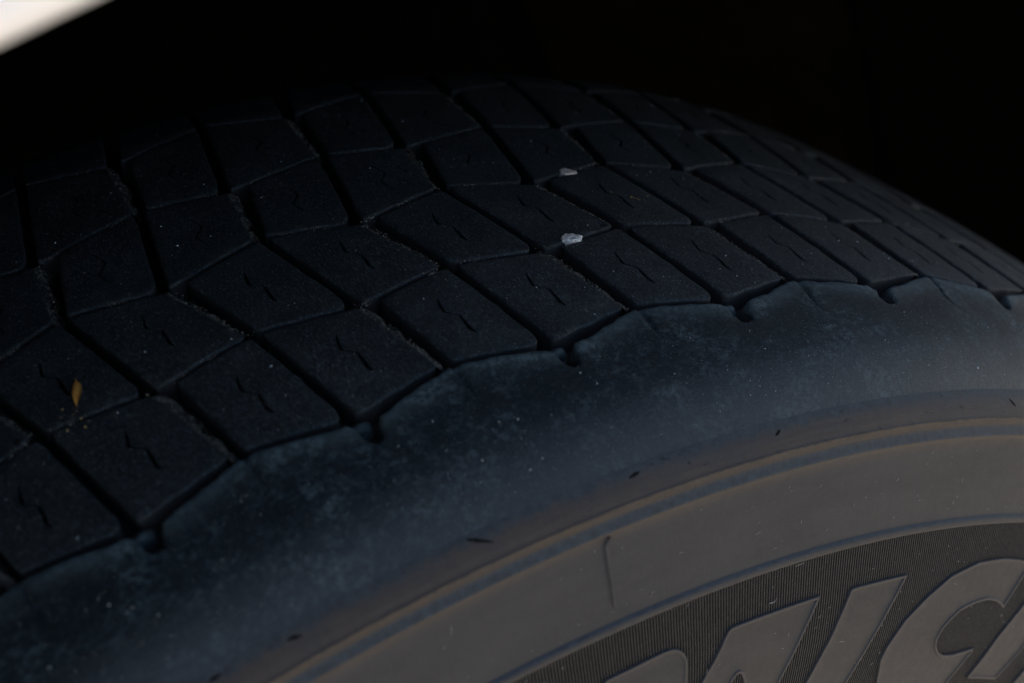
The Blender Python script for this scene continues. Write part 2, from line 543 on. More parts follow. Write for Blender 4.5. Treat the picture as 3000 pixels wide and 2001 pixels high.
sidewall = link('outer_sidewall', lathe('outer_sidewall', [(-recess(y, r)[0], r) for y, r in SIDE], M_SIDE, 900), tyre)
link('inner_sidewall', lathe('inner_sidewall', [(80, 364.5), (92, 361.5)] + SIDE[8:15:4] + SIDE[24:30:3] + SIDE[40:], M_SIDE, 240), tyre)
link('groove_floor', lathe('groove_floor', FLOOR, M_BASE, 360), tyre)

# --- tread blocks.  nodes of the zigzag grooves, mm (arc, across)
GR = {  # rib: {'w': (upper end, lower end), 's': ...}
    'A': dict(w=((-20.5, -28.7), (-16.6, -63.0)), s=((4.0, -33.4), (7.6, -57.6))),
    'B': dict(w=((-2.7, 2.0), (2.1, -31.2)), s=((-27.0, -4.3), (-21.2, -27.0))),
    'C': dict(w=((-19.7, 29.2), (-29.0, -3.0)), s=((2.5, 24.5), (-2.9, 2.8))),
    'D': dict(w=((11.8, 61.8), (0.5, 26.0)), s=((-14.3, 55.0), (-19.2, 30.5))),
    'E': dict(w=((19.0, 92.4), (12.0, 62.0)), s=((-1.0, 92.4), (-14.5, 55.5)))}
ZL = {'A': ([(-20.9, -28.0), (3.0, -32.0)], [(-16.6, -61.4), (7.6, -56.9)]),
      'B': ([(-2.8, 2.5), (-28.0, -3.7)], [(-20.9, -28.0), (3.0, -32.0)]),
      'C': ([(-19.4, 30.0), (1.5, 25.2)], [(-2.8, 2.5), (-28.0, -3.7)]),
      'D': ([(11.8, 61.8), (-14.4, 55.0)], [(-19.4, 30.0), (1.5, 25.2)]),
      'E': ([(0.0, 92.4), (20.0, 92.4)], [(11.8, 61.8), (-14.4, 55.0)])}
GAPU = {'A': .52, 'B': .52, 'C': .52, 'D': .52, 'E': 0.0}
GAPL = {'A': 0.0, 'B': .52, 'C': .52, 'D': .52, 'E': .52}
def zline(nodes, s):
    pts = sorted([(a + k * PM, b) for a, b in nodes for k in range(-3, 4)])
    return float(np.interp(s, [p[0] for p in pts], [p[1] for p in pts]))
def off(kind, side, t):
    """edge of the block beside a cross groove; t = 0 upper end, 1 lower end"""
    if kind == 'w':
        return -1.3 if side == 'L' else 1.25
    return (-2.2 + .5 * t) if side == 'L' else (3.5 - 1.9 * t)
def rib_grooves(rib):
    g = [('w',) + GR[rib]['w'], ('s',) + GR[rib]['s']]
    g.sort(key=lambda q: q[1][0] + q[2][0])
    g.append((g[0][0], (g[0][1][0] + PM, g[0][1][1]), (g[0][2][0] + PM, g[0][2][1])))
    return g
def block_outline(rib, j, jit):
    g = rib_grooves(rib)
    k0, u0, l0 = g[j]
    k1, u1, l1 = g[j + 1]
    zu, zl = ZL[rib]
    def edge(k, u, l, side):
        def s_at(y):
            t = (u[1] - y) / (u[1] - l[1])
            return u[0] + (l[0] - u[0]) * t + off(k, side, min(1, max(0, t)))
        su, sl = s_at(u[1]), s_at(l[1])
        for _ in range(3):
            yu = zline(zu, su) - GAPU[rib]
            yl = zline(zl, sl) + GAPL[rib]
            su, sl = s_at(yu), s_at(yl)
        return Vector((su, yu)), Vector((sl, yl))
    UL, LL = edge(k0, u0, l0, 'R')
    UR, LR = edge(k1, u1, l1, 'L')
    pts = [UL, LL]
    # zigzag vertices that fall along the lower and upper edges
    for z, lo, hi, gp, rev in ((zl, LL.x, LR.x, GAPL[rib], False), ):
        for a, b in sorted([(a + k * PM, b) for a, b in z for k in range(-2, 3)]):
            if lo + 2.5 < a < hi - 2.5:
                pts.append(Vector((a, b + gp)))
    if k1 == 'w' and rib != 'E':
        up = (UR - LR).normalized()
        pts.append(LR + (LL - LR).normalized() * 1.7)
        pts.append(LR + up * 2.6)
    else:
        pts.append(LR)
    pts.append(UR)
    up_pts = []
    for a, b in sorted([(a + k * PM, b) for a, b in zu for k in range(-2, 3)]):
        if UL.x + 2.5 < a < UR.x - 2.5 and rib != 'E':
            up_pts.append(Vector((a, b - GAPU[rib])))
    pts += up_pts[::-1]
    if area(pts) < 0:
        pts = pts[::-1]
    q = subdiv(round_poly(pts, 1.3, 3), 2.2)
    if jit is not None:
        q = [p + Vector((noise.noise((p.x * .35 + jit, p.y * .35, 3.1)), noise.noise((p.x * .35, p.y * .35 + jit, 9.7)))) * .34 +
             Vector((noise.noise((p.x * 1.3 + jit, p.y * 1.3, 3.1)), noise.noise((p.x * 1.3, p.y * 1.3 + jit, 9.7)))) * .12 for p in q]
    return q
def sipe_poly(rib, outline, jit):
    c = sum((Vector(p) for p in outline), Vector((0, 0))) / len(outline)
    xs = [p.y for p in outline]
    yc = .5 * (max(xs) + min(xs))
    cen = [.5 * (max(p.x for p in outline if abs(p.y - yc) < 4) + min(p.x for p in outline if abs(p.y - yc) < 4)), yc]
    if rib in 'AB':
        line = [(-.1, 7.4, .12), (-.9, 5.2, .34), (-1.5, 2.6, .38), (-1.15, 1.9, .20), (.35, .6, .17), (.75, -.1, .32), (.55, -2.6, .44), (.15, -4.9, .44), (.55, -6.6, .18)]
        line = [(x + .10 * -y * 0, y, w) for x, y, w in line]
    else:
        line = [(-.2, 6.6, .10), (.7, 3.8, .22), (1.1, 2.0, .28), (.5, .9, .28), (-1.2, -1.0, .28), (-1.7, -2.0, .22), (-1.2, -3.8, .22), (-.6, -6.2, .1)]
        line = [(x + .10 * y, y, w) for x, y, w in line]
    pts = [Vector((cen[0] + x + .2 * noise.noise((jit, y, 1.0)), cen[1] + y - .4)) for x, y, w in line]
    L = inset(pts, 1.0, False)
    left = [p + (q - p) * w for p, q, (x, y, w) in zip(pts, L, line)]
    right = [p - (q - p) * w for p, q, (x, y, w) in zip(pts, L, line)]
    poly = left + right[::-1]
    if area(poly) < 0:
        poly = poly[::-1]
    return poly
RING = [(0.0, -.42), (.10, -.17), (.30, -.05), (.75, 0.0)]
def block_mesh(rib, j, var):
    jit = var * 13.7 + j * 5.1 + ord(rib)
    out = block_outline(rib, j, jit)
    mb = MB()
    tilt = (noise.noise((jit, 2, 2)) * .012, noise.noise((jit, 7, 1)) * .010)
    cx = sum(p.x for p in out) / len(out)
    cy = sum(p.y for p in out) / len(out)
    def H(x, y, h):
        return p3(x, y, h + (x - cx) * tilt[0] + (y - cy) * tilt[1] + .06 * noise.noise((x * .3 + jit, y * .3, 0)))
    depth = -7.0 if rib != 'E' else -9.0
    base = [mb.add(H(p.x, p.y, depth), 1.0) for p in inset(out, -.35)]
    prev = base
    last = None
    for d, h in RING:
        ring = inset(out, d) if d else out
        ids = [mb.add(H(p.x, p.y, h), max(0.0, -h / 7.0)) for p in ring]
        mb.strip(prev, ids)
        prev, last = ids, ring
    lo = [min(p.x for p in last), min(p.y for p in last)]
    hi = [max(p.x for p in last), max(p.y for p in last)]
    sp = sipe_poly(rib, out, jit) if rib != 'E' else None
    extra = []
    x = lo[0]
    while x < hi[0]:
        y = lo[1]
        while y < hi[1]:
            if pip(x, y, last) and not (sp and any((p - Vector((x, y))).length < .8 for p in sp)) and min((p - Vector((x, y))).length for p in last) > .9:
                extra.append((x, y))
            y += 2.9
        x += 2.9
    loops = [last] + ([sp] if sp else [])
    V, F = fill(loops, extra, lambda a, b: pip(a, b, last))
    idx = {}
    nl = len(last)
    for f in F:
        ca, cb = sum(V[i].x for i in f) / 3, sum(V[i].y for i in f) / 3
        if sp and pip(ca, cb, sp):
            continue
        ff = []
        for i in f:
            if i not in idx:
                if i < nl:
                    idx[i] = prev[i]
                else:
                    idx[i] = mb.add(H(V[i].x, V[i].y, 0.0))
            ff.append(idx[i])
        mb.f.append(tuple(ff))
    if sp:
        top = [idx[nl + i] for i in range(len(sp))]
        bot = [mb.add(H(p.x, p.y, -3.2), .25) for p in sp]
        mb.strip(top[::-1], bot[::-1])
        mb.sh += [(top[i], top[(i + 1) % len(top)]) for i in range(len(top))]
        V2, F2 = fill([sp], [], lambda a, b: pip(a, b, sp))
        for f in F2:
            mb.f.append(tuple(bot[i] for i in f))
    return mb.mesh('tread_block', M_TREAD), mb, out

RIBS = 'ABCDE'
NVAR = 3
BM = {}
OUT = {}
for rib in RIBS:
    for j in (0, 1):
        for v in range(NVAR):
            BM[rib, j, v], mbx, o = block_mesh(rib, j, v)
            OUT[rib, j, v] = o
I0, I1 = -7, 12
first = True
VARI = {}
for i in range(I0, I1 + 1):
    for rib in RIBS:
        for j in (0, 1):
            v = rng.randrange(NVAR)
            VARI[i, rib, j] = v
            o = link('tread_block', BM[rib, j, v], tyre)
            o.rotation_euler = (0, i * PITCH, 0)
# the blocks round the hidden part of the tyre, one joined part
mb = MB()
for rib in RIBS:
    for j in (0, 1):
        o = BM[rib, j, 0]
        co = np.empty(len(o.vertices) * 3)
        o.vertices.foreach_get('co', co)
        co = co.reshape(-1, 3)
        fs = [tuple(p.vertices) for p in o.polygons]
        gg = [d.value for d in o.attributes['grime_shade'].data]
        for i in range(I1 + 1, 50 + I0):
            a = i * PITCH
            X = co[:, 0] * math.cos(a) + co[:, 2] * math.sin(a)
            Z = -co[:, 0] * math.sin(a) + co[:, 2] * math.cos(a)
            b0 = len(mb.v)
            mb.v += list(zip(X.tolist(), co[:, 1].tolist(), Z.tolist()))
            mb.g += gg
            mb.u += [0.0] * len(gg)
            mb.f += [tuple(q + b0 for q in f) for f in fs]
tag(link('tread_block_rows', mb.mesh('tread_block_rows', M_TREAD), tyre), kind='stuff')

# --- outer shoulder, one pitch repeated round the tyre
SE = [(7.9 - PM, -58.7), (-29.0, -60.9), (-19.2, -63.1), (-18.1, -64.4), (-17.6, -66.8), (-16.8, -68.3), (-15.6, -68.9), (-14.3, -68.3), (-13.5, -67.0), (-13.2, -65.6),
      (-12.2, -63.8), (-4.6, -62.0), (7.9, -58.7)]
def edge_y(s):
    s = (s - (7.9 - PM)) % PM + (7.9 - PM)
    return float(np.interp(s, [7.9 - PM, -18.1, -13.2, 7.9], [-58.7, -63.4, -63.8, -58.7]))
def shoulder_pitch(i):
    mb = MB()
    e = subdiv([Vector(p) for p in SE], 1.2, False)
    jit = i * 7.3
    e = [p + Vector((0, 1)) * (.55 * noise.noise((p.x * .25 + jit, 1.7, 0)) + .34 * noise.noise((p.x * .9 + jit, 4.7, 0))) * min(1, min(p.x - (7.9 - PM), 7.9 - p.x) / 3) for p in e]
    s0 = i * PM
    def hgt(x, y, h):
        d = edge_y(x) - y
        k = math.exp(-(max(0, d) / 3.6) ** 2)
        hh = h + .75 * k
        # short cut opposite the narrow cross groove, fading outwards
        q = (x - (7.9 - PM) + PM / 2) % PM - PM / 2
        c = q - .4 + .05 * d
        wd = max(.28, .85 - .08 * d)
        hh -= max(0.0, 1.25 - .11 * max(d, 0)) * math.exp(-(c / wd) ** 2) * (1.0 if d > 0 else .6)
        # scuffed waves left by the mould and by wear
        fade = min(1, max(0, (89 + y) / 6))
        hh += fade * (.22 * noise.noise(((x + s0) * .055, y * .09, 5.0)) + .07 * noise.noise(((x + s0) * .3, y * .3, 1.0)))
        return p3(x + s0, y, hh)
    def scuff_highlight(x, y):
        d = edge_y(x) - y
        return max(0.0, 1 - max(0, d - .6) / 4.2) ** 1.3
    rows = [(0.0, -.9), (.2, -.42), (.55, -.14), (1.25, 0.0)]
    # travel runs to +s; the rubber lies below (to the right), so offsets are negative
    base = [mb.add(p3(p.x + s0, p.y + .5, -9.0), 1.0) for p in e]
    prev = base
    lastp = None
    for d, h in rows:
        q = inset(e, -d, False) if d else e
        q[0] = Vector((e[0].x, e[0].y - d))
        q[-1] = Vector((e[-1].x, e[-1].y - d))
        ids = [mb.add(hgt(p.x, p.y, h), max(0, -h / 7), scuff_highlight(p.x, p.y)) for p in q]
        for k in range(len(ids) - 1):
            mb.f.append((prev[k], ids[k], ids[k + 1], prev[k + 1]))
        prev, lastp = ids, q
    ys = [-63.0, -65.0, -67.2, -69.5, -72, -74.5, -77, -79.3, -81.5, -83.5, -85.3, -87.0, -88.6, -90.2]
    xs = [7.9 - PM + PM * k / 30 for k in range(31)]
    right = [Vector((7.9, y)) for y in ys]
    bottom = [Vector((x, -90.2)) for x in xs[-2:0:-1]]
    left = [Vector((7.9 - PM, y)) for y in ys[::-1]]
    loop = lastp + right + bottom + left
    extra = []
    for y in ys[:-1]:
        for x in xs[1:-1]:
            if pip(x, y, loop) and min((p - Vector((x, y))).length for p in lastp) > .7:
                extra.append((x, y))
    for c in (7.9, 7.9 - PM):
        for dx in (-1.5, -1.0, -.6, -.2, .2, .6, 1.0, 1.5, 2.0):
            for k in range(14):
                y = -62.2 - k * .8
                x = c + dx + .4
                if 7.9 - PM + .1 < x < 7.8 and pip(x, y, loop) and min((p - Vector((x, y))).length for p in lastp) > .3:
                    extra.append((x, y))
    V, F = fill([loop], extra, lambda a, b: pip(a, b, loop))
    idx = {}
    for f in F:
        ff = []
        for k in f:
            if k not in idx:
                idx[k] = prev[k] if k < len(lastp) else mb.add(hgt(V[k].x, V[k].y, 0.0), 0.0, scuff_highlight(V[k].x, V[k].y))
            ff.append(idx[k])
        mb.f.append(tuple(ff))
    return mb
allm = MB()
for i in range(50):
    m = shoulder_pitch(i - 20)
    b0 = len(allm.v)
    allm.v += m.v
    allm.g += m.g
    allm.u += m.u
    allm.f += [tuple(q + b0 for q in f) for f in m.f]
sh_me = allm.mesh('outer_shoulder', M_SHOULDER, True, 2e-6)
bm = bmesh.new()
bm.from_mesh(sh_me)
bmesh.ops.recalc_face_normals(bm, faces=bm.faces[:])
bm.to_mesh(sh_me)
bm.free()
link('outer_shoulder', sh_me, tyre)

# --- low rubber bridge between each wide cross groove and the hole in the shoulder
def bridge(var):
    mb = MB()
    rows = []
    for a in range(15):
        row = []
        for b in range(11):
            u, v = a / 7 - 1, b / 5 - 1
            q = max(0.0, 1 - u * u) ** .6 * max(0.0, 1 - v * v) ** .6
            h = -5.5 + 4.7 * q ** .45 + .25 * noise.noise((a * .5, b * .5, var * 3.0))
            row.append(mb.add(p3(-16.3 + 2.9 * u + .5 * v, -63.35 + 1.55 * v - .25 * u, h), 0.02, .55))
        rows.append(row)
    for a in range(14):
        for b in range(10):
            mb.f.append((rows[a][b], rows[a + 1][b], rows[a + 1][b + 1], rows[a][b + 1]))
    return mb.mesh('groove_bridge', M_SHOULDER)
_br = [bridge(v) for v in range(3)]
for i in range(I0, I1 + 1):
    o = link('groove_bridge', _br[i % 3], tyre)
    o.rotation_euler = (0, i * PITCH, 0)

# --- road dust packed on one flank of the narrow cross grooves
def dust_bar(rib, var):
    mb = MB()
    k, u, l = 's', GR[rib]['s'][0], GR[rib]['s'][1]
    rows = []
    n = 60
    jit = var * 3.3 + ord(rib)
    for a in range(n + 1):
        t = -.03 + 1.06 * a / n
        s = u[0] + (l[0] - u[0]) * t + off('s', 'L', min(1, max(0, t)))
        y = u[1] + (l[1] - u[1]) * t
        w = (3.9 - 1.5 * t) * max(.2, .8 + .9 * noise.noise((a * .11, jit, 0)) + .10 * noise.noise((a * .6, jit, 3)))
        row = []
        for b in range(8):
            q = b / 7
            rr = noise.noise((a * .3, b * .7, jit)) * .7 + noise.noise((a * .9, b * 1.6, jit)) * .25
            h = -.28 - .45 * q - 3.6 * q ** 3.5 + .34 * rr * min(1, q * 4)
            row.append(mb.add(p3(s - .30 + w * q, y, h)))
        rows.append(row)
    for a in range(n):
        for b in range(7):
            mb.f.append((rows[a][b], rows[a][b + 1], rows[a + 1][b + 1], rows[a + 1][b]))
    return mb.mesh('packed_dust', M_DUST)
for rib in 'ABCD':
    ms = [dust_bar(rib, v) for v in range(3)]
    for i in range(I0, I1 + 1):
        o = link('packed_dust', ms[rng.randrange(3)], tyre)
        o.rotation_euler = (0, i * PITCH, 0)

# --- sidewall lettering: traced outlines in (milliradian, radius mm)
_ny = sorted([(r, y) for y, r in SIDE if r < 352.5 and not (333.0 < r < 336.2)])
NR = [a for a, b in _ny]
NYV = [b for a, b in _ny]
def sw(th, r, h):
    """outer sidewall point; th in mrad"""
    y = float(np.interp(r, NR, NYV))
    d = (float(np.interp(r + 1, NR, NYV)) - float(np.interp(r - 1, NR, NYV))) / 2
    L = math.hypot(1, d)
    yy = y + h / L
    rr = r - h * d / L
    a = th * .001
    return (rr * math.sin(a) * .001, -yy * .001, rr * math.cos(a) * .001)
LET = [
 [(24.74, 320.16), (43.04, 324.1), (62.2, 324.16), (78.7, 324.39), (90.41, 324.58), (95.97, 324.39), (100.12, 323.99), (104.77, 322.92), (107.7, 321.5), (108.64, 320.08), (108.54, 315.61), (103.24, 309.18), (96.0, 303.0), (10.0, 303.0)],
 [(95.0, 303.0), (107.84, 308.61), (121.89, 314.01), (131.7, 317.73), (142.92, 323.0), (146.5, 323.88), (228.24, 324.22), (197.93, 306.14), (189.9, 299.18), (169.97, 301.29), (165.1, 305.99), (158.88, 310.86), (157.66, 311.66), (155.29, 312.16), (153.15, 311.97), (150.02, 310.87), (140.05, 304.74), (134.0, 301.0)],
 [(217.25, 296.51), (226.99, 303.45), (244.1, 313.7), (258.56, 323.85), (317.33, 324.0), (293.1, 310.46), (274.59, 299.63), (264.46, 292.5)],
 [(322.0, 289.0), (311.24, 297.2), (307.5, 302.99), (310.8, 306.56), (324.8, 312.81), (345.91, 317.73), (368.77, 321.81), (400.18, 324.39), (432.16, 324.92), (454.75, 324.34), (471.06, 323.46), (461.7, 319.38), (456.99, 316.71), (448.34, 311.94), (441.44, 313.2), (433.37, 314.12), (422.6, 314.56), (408.33, 313.97), (391.51, 312.63), (382.25, 310.36), (375.17, 308.04), (372.12, 305.67), (374.71, 303.48), (381.13, 301.62), (388.65, 300.68), (400.79, 300.47), (415.39, 301.0), (429.91, 301.7), (411.96, 292.58), (404.0, 287.0)],
 [(437.18, 292.57), (457.95, 304.99), (474.97, 312.27), (492.0, 320.5), (522.0, 320.5), (502.19, 300.22), (483.33, 291.43)],
 [(500.0, 281.5), (517.98, 290.76), (527.0, 297.0), (552.0, 312.0), (580.0, 312.0), (548.0, 290.0), (535.0, 281.6)]]
RL = 315.0 / 1000
LPOLY = []
def letter(poly):
    pts = [Vector((a * RL, b)) for a, b in poly]                 # nearly isometric mm
    if area(pts) < 0:
        pts = pts[::-1]
    pts = subdiv(round_poly(pts, .7, 3), 1.2)
    LPOLY.append(inset(pts, -.15))
    mb = MB()
    prev = None
    for d, h in ((-.22, -.75), (0.0, .10), (.08, .30), (.18, .36), (.58, .36), (.76, .20), (.92, .06), (1.12, .02)):
        ring = inset(pts, d) if d else pts
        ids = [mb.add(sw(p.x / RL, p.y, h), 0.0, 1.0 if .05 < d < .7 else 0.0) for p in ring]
        if prev:
            mb.strip(prev, ids)
        prev, last = ids, ring
    lo = [min(p.x for p in last), min(p.y for p in last)]
    hi = [max(p.x for p in last), max(p.y for p in last)]
    extra = []
    x = lo[0]
    while x < hi[0]:
        y = lo[1]
        while y < hi[1]:
            if pip(x, y, last) and min((p - Vector((x, y))).length for p in last) > .9:
                extra.append((x, y))
            y += 2.5
        x += 2.5
    V, F = fill([last], extra, lambda a, b: pip(a, b, last))
    idx = {}
    for f in F:
        ff = []
        for k in f:
            if k not in idx:
                idx[k] = prev[k] if k < len(last) else mb.add(sw(V[k].x / RL, V[k].y, .02))
            ff.append(idx[k])
        mb.f.append(tuple(ff))
    return mb.mesh('raised_letter', M_LETTER)
for k, pl in enumerate(LET):
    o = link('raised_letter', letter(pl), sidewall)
    o['label'] = ['rounded first letter', 'letter A with flat wide top', 'slanted letter I', 'curved letter S with hooked counter', 'slanted stroke letter cut by the frame', 'edge of the next letter'][k]

# --- fine radial ridges behind the letters (too many to pick apart: one part)
mb = MB()
DA = 2.292
k0 = int(-420 / DA)
for k in range(k0, int(1000 / DA)):
    th = k * DA
    w = DA * .30
    rings = []
    for r in (333.4, 330.0, 326.0, 322.0, 318.0, 313.0, 308.0, 302.0, 296.0, 288.0):
        jj = .10 * noise.noise((k * .7, r * .25, 0))
        rings.append([mb.add(sw(th + w * q + jj * w, r, h)) for q, h in ((-1.25, -.72), (-.62, -.16), (.62, -.16), (1.25, -.72))])
    for a, b in zip(rings[:-1], rings[1:]):
        for q in range(3):
            mb.f.append((a[q], b[q], b[q + 1], a[q + 1]))
tag(link('radial_ridges', mb.mesh('radial_ridges', M_RIDGE, False), sidewall), kind='stuff')
# recessed floor under the ridges
# --- thin raised rib standing in for a shallow mould groove across the plain band
def tube_strip(pts, w, h, mat, name):
    mb = MB()
    pr = None
    for i, (th, r, f) in enumerate(pts):
        row = [mb.add(sw(th + q * w * f, r, hh * f - .02)) for q, hh in ((-1, -.15), (-.45, h * .9), (.1, h), (1.6, -.15))]
        if pr:
            for q in range(3):
                mb.f.append((pr[q], row[q], row[q + 1], pr[q + 1]))
        pr = row
    return mb.mesh(name, mat)
link('mould_groove_rib', tube_strip([(57.2, 353.3, .7), (55.6, 352.6, 1.0), (54.3, 351.8, 1), (54.4, 348.5, 1), (55.0, 344.9, 1), (55.1, 341.5, .9), (55.1, 339.2, .8), (55.1, 338.5, .2)], 1.5, .55, M_SIDE, 'mould_groove_rib'), sidewall)

# --- torn nicks along the upper edge of the sidewall: lifted dark slivers of rubber
_sd = sorted([(r, y) for y, r in SIDE if 353 < r < 364.2])
def su(th, r, h):
    y = float(np.interp(r, [q[0] for q in _sd], [q[1] for q in _sd]))
    a = th * .001
    return ((r + .6 * h) * math.sin(a) * .001, -(y + .8 * h) * .001, (r + .6 * h) * math.cos(a) * .001)
M_NICK = simple('torn_black_rubber', (0.004, 0.004, 0.0045), 0.8, 0.1, 800.0, (0.009, 0.009, 0.01), (0.4, 0.0003))
for pts, w in (([(-27.1, 362.94), (-21.7, 362.24), (-12.7, 361.06)], .40), ([(78.7, 361.9), (83.3, 362.19), (87.6, 362.3)], .34), ([(186.9, 361.27), (190.2, 361.62), (192.1, 362.05)], .34),
               ([(-136.5, 362.07), (-132.8, 362.04), (-127.5, 361.64)], .36), ([(-180.0, 362.67), (-176.2, 362.5), (-172.4, 362.68)], .36), ([(407.0, 361.88), (410.5, 361.09), (412.4, 360.44)], .30)):
    mb = MB()
    pr = None
    P = [Vector((a * .361, b)) for a, b in pts]
    for k in range(11):
        t = k / 10
        c = P[0] * (1 - t) ** 2 + P[1] * 2 * t * (1 - t) + P[2] * t * t
        tg = ((P[1] - P[0]) * (1 - t) + (P[2] - P[1]) * t).normalized()
        nn = Vector((-tg.y, tg.x))
        ww = w * math.sin(math.pi * (.04 + .92 * t)) * (1 + .5 * noise.noise((k * .8, pts[0][0], 0)))
        row = [mb.add(su((c + nn * q * ww).x / .361, (c + nn * q * ww).y, h * min(1, ww / .2))) for q, h in ((-1, -.10), (-.5, .10), (.3, .20), (1, -.10))]
        if pr:
            for q in range(3):
                mb.f.append((pr[q], row[q], row[q + 1], pr[q + 1]))
        pr = row
    link('torn_nick', mb.mesh('torn_nick', M_NICK), sidewall)

# ------------------------------------------------------------------ loose things on the tyre
def stone(name, s, y, h, size, rot, mat, seed):
    bm = bmesh.new()
    bmesh.ops.create_icosphere(bm, subdivisions=4, radius=1.0)
    for v in bm.verts:
        n = v.co.normalized()
        d = 1 + .26 * noise.noise(n * 1.3 + Vector((seed, 0, 0))) + .16 * noise.noise(n * 3.1 + Vector((0, seed, 0))) + .10 * noise.noise(n * 7 + Vector((0, 0, seed)))
        v.co = n * d
        v.co.z = min(v.co.z, .55 + .16 * noise.noise(n * 2.5 + Vector((seed, 3, 0))) + .10 * noise.noise(n * 9 + Vector((seed, 3, 5))))
    for v in bm.verts:
        v.co = Vector((v.co.x * size[0], v.co.y * size[1], v.co.z * size[2])) * .001
    me = bpy.data.meshes.new(name)
    bm.to_mesh(me)
    bm.free()
    me.polygons.foreach_set('use_smooth', [True] * len(me.polygons))
    me.materials.append(mat)
    o = link(name, me)
    a = s / RC
    up = Vector((math.sin(a), 0, math.cos(a)))
    tx = Vector((math.cos(a), 0, -math.sin(a)))
    ty = Vector((0, 1, 0))
    m = Matrix((tx, ty, up)).transposed().to_4x4()
    o.matrix_world = Matrix.Translation(Vector(p3(s, y, h))) @ m @ Matrix.Rotation(rot[2], 4, 'Z') @ Matrix.Rotation(rot[0], 4, 'X') @ Matrix.Rotation(rot[1], 4, 'Y')
    return o
def stone_mat(name, a, b, c):
    t = NT(name)
    tc = t.n('ShaderNodeTexCoord')
    f = t.noise(tc.outputs['Object'], 900.0, 5.0, 0.7)
    g = t.noise(tc.outputs['Object'], 350.0, 4.0, 0.6)
    col = t.mix(t.ramp(f, 0.36, 0.62), a, b)
    col = t.mix(t.ramp(g, 0.60, 0.70), col, c)
    return t.done(col, 0.9, 0.2, t.bump(f, 0.8, 0.0006))
M_ST1 = stone_mat('pale_quartz_stone', (0.30, 0.28, 0.26), (0.85, 0.83, 0.80), (0.26, 0.17, 0.09))
M_ST2 = stone_mat('pinkish_stone', (0.26, 0.21, 0.18), (0.66, 0.57, 0.51), (0.16, 0.10, 0.07))
tag(stone('pebble', 58.9, -30.0, -.15, (2.5, 1.5, 1.7), (0.10, -0.05, -0.30), M_ST1, 4.0),
    'pale grey-white pebble jammed in a groove at the middle of the tread', 'pebble', 'stones stuck in the tread')
tag(stone('pebble', 79.1, -.85, -.5, (2.5, 1.35, 1.7), (0.08, 0.0, -0.22), M_ST2, 9.0),
    'small pinkish-brown pebble jammed in the groove behind the whiter one', 'pebble', 'stones stuck in the tread')

M_LEAF = simple('dry_orange_leaf', (0.42, 0.15, 0.025), 0.7, 0.3, 1500.0, (0.56, 0.30, 0.06), (0.5, 0.0003))
mb = MB()
rows = []
A, B = Vector((-56.2, -18.0)), Vector((-59.2, -26.2))
dirn = (B - A).normalized()
perp = Vector((-dirn.y, dirn.x))
for side in (0, 1):
    rs = []
    for i in range(13):
        t = i / 12
        c = A.lerp(B, t) + perp * (.35 * math.sin(t * 5.0))
        w = .05 + .85 * max(0, math.sin(math.pi * min(1, t * 1.02))) ** 1.2 * (1 if t > .18 else .35)
        row = []
        for q in (-1, -.4, .3, 1):
            x = c + perp * q * w
            row.append(mb.add(p3(x.x, x.y, .28 + .55 * math.sin(math.pi * t) * (1 - .5 * q) - (.09 if side else 0))))
        rs.append(row)
    rows.append(rs)
for rs in rows:
    for i in range(12):
        for q in range(3):
            mb.f.append((rs[i][q], rs[i][q + 1], rs[i + 1][q + 1], rs[i + 1][q]))
for q in (0, 3):
    for i in range(12):
        mb.f.append((rows[0][i][q], rows[0][i + 1][q], rows[1][i + 1][q], rows[1][i][q]))
tag(link('leaf_sliver', mb.mesh('leaf_sliver', M_LEAF)), 'curled orange dry leaf sliver lying on the tread at the left', 'leaf')

# ------------------------------------------------------------------ dust specks, lint, crumbs
INS = {(r_, j_): inset(OUT[r_, j_, 0], .9) for r_ in RIBS for j_ in (0, 1)}
def on_rubber(s, y):
    if y < -60:
        return y < edge_y(s) - 1.5 and y > -88
    for rib in RIBS:
        for j in (0, 1):
            p = OUT[rib, j, 0]
            c = sum(q.x for q in p) / len(p)
            k = round((s - c) / PM)
            for kk in (k - 1, k, k + 1):
                if pip(s - kk * PM, y, INS[rib, j]):
                    return True
    return False
def flake(mb, c, n, size, r):
    n = Vector(n).normalized()
    t = n.orthogonal().normalized()
    b = n.cross(t)
    a0 = r.uniform(0, 6.28)
    k = r.choice((4, 5))
    asp = r.uniform(.5, 1)
    ring = []
    for i in range(k):
        a = a0 + i * 6.283 / k
        rr = size * r.uniform(.6, 1.1)
        ring.append(mb.add(tuple(c + (t * math.cos(a) + b * math.sin(a) * asp) * rr)))
    top = mb.add(tuple(c + n * size * .8))
    for i in range(k):
        mb.f.append((ring[i], ring[(i + 1) % k], top))
M_SPECK = simple('pale_dust_speck', (0.36, 0.39, 0.41), 0.9, 0.2, 3000.0, (0.75, 0.75, 0.73))
M_CRUMB = simple('ochre_leaf_crumb', (0.50, 0.26, 0.06), 0.8, 0.2, 2500.0, (0.62, 0.45, 0.15))
mb = MB()
r2 = random.Random(5)
cnt = 0
while cnt < 9000:
    s = r2.uniform(-95, 215)
    y = r2.uniform(-88, 70)
    dens = .35 + .65 * max(0, noise.noise((s * .06, y * .06, 4)) * 1.6 + .4)
    if r2.random() > dens or not on_rubber(s, y):
        continue
    sz = (.045 + .06 * r2.random() ** 2) if r2.random() < .955 else (r2.uniform(.10, .19) if r2.random() < .8 else r2.uniform(.2, .34))
    c = Vector(p3(s, y, .03))
    n = Vector((c.x, 0, c.z)) if y > -80 else Vector((c.x, -.3, c.z))
    flake(mb, c, n, sz * .001, r2)
    cnt += 1
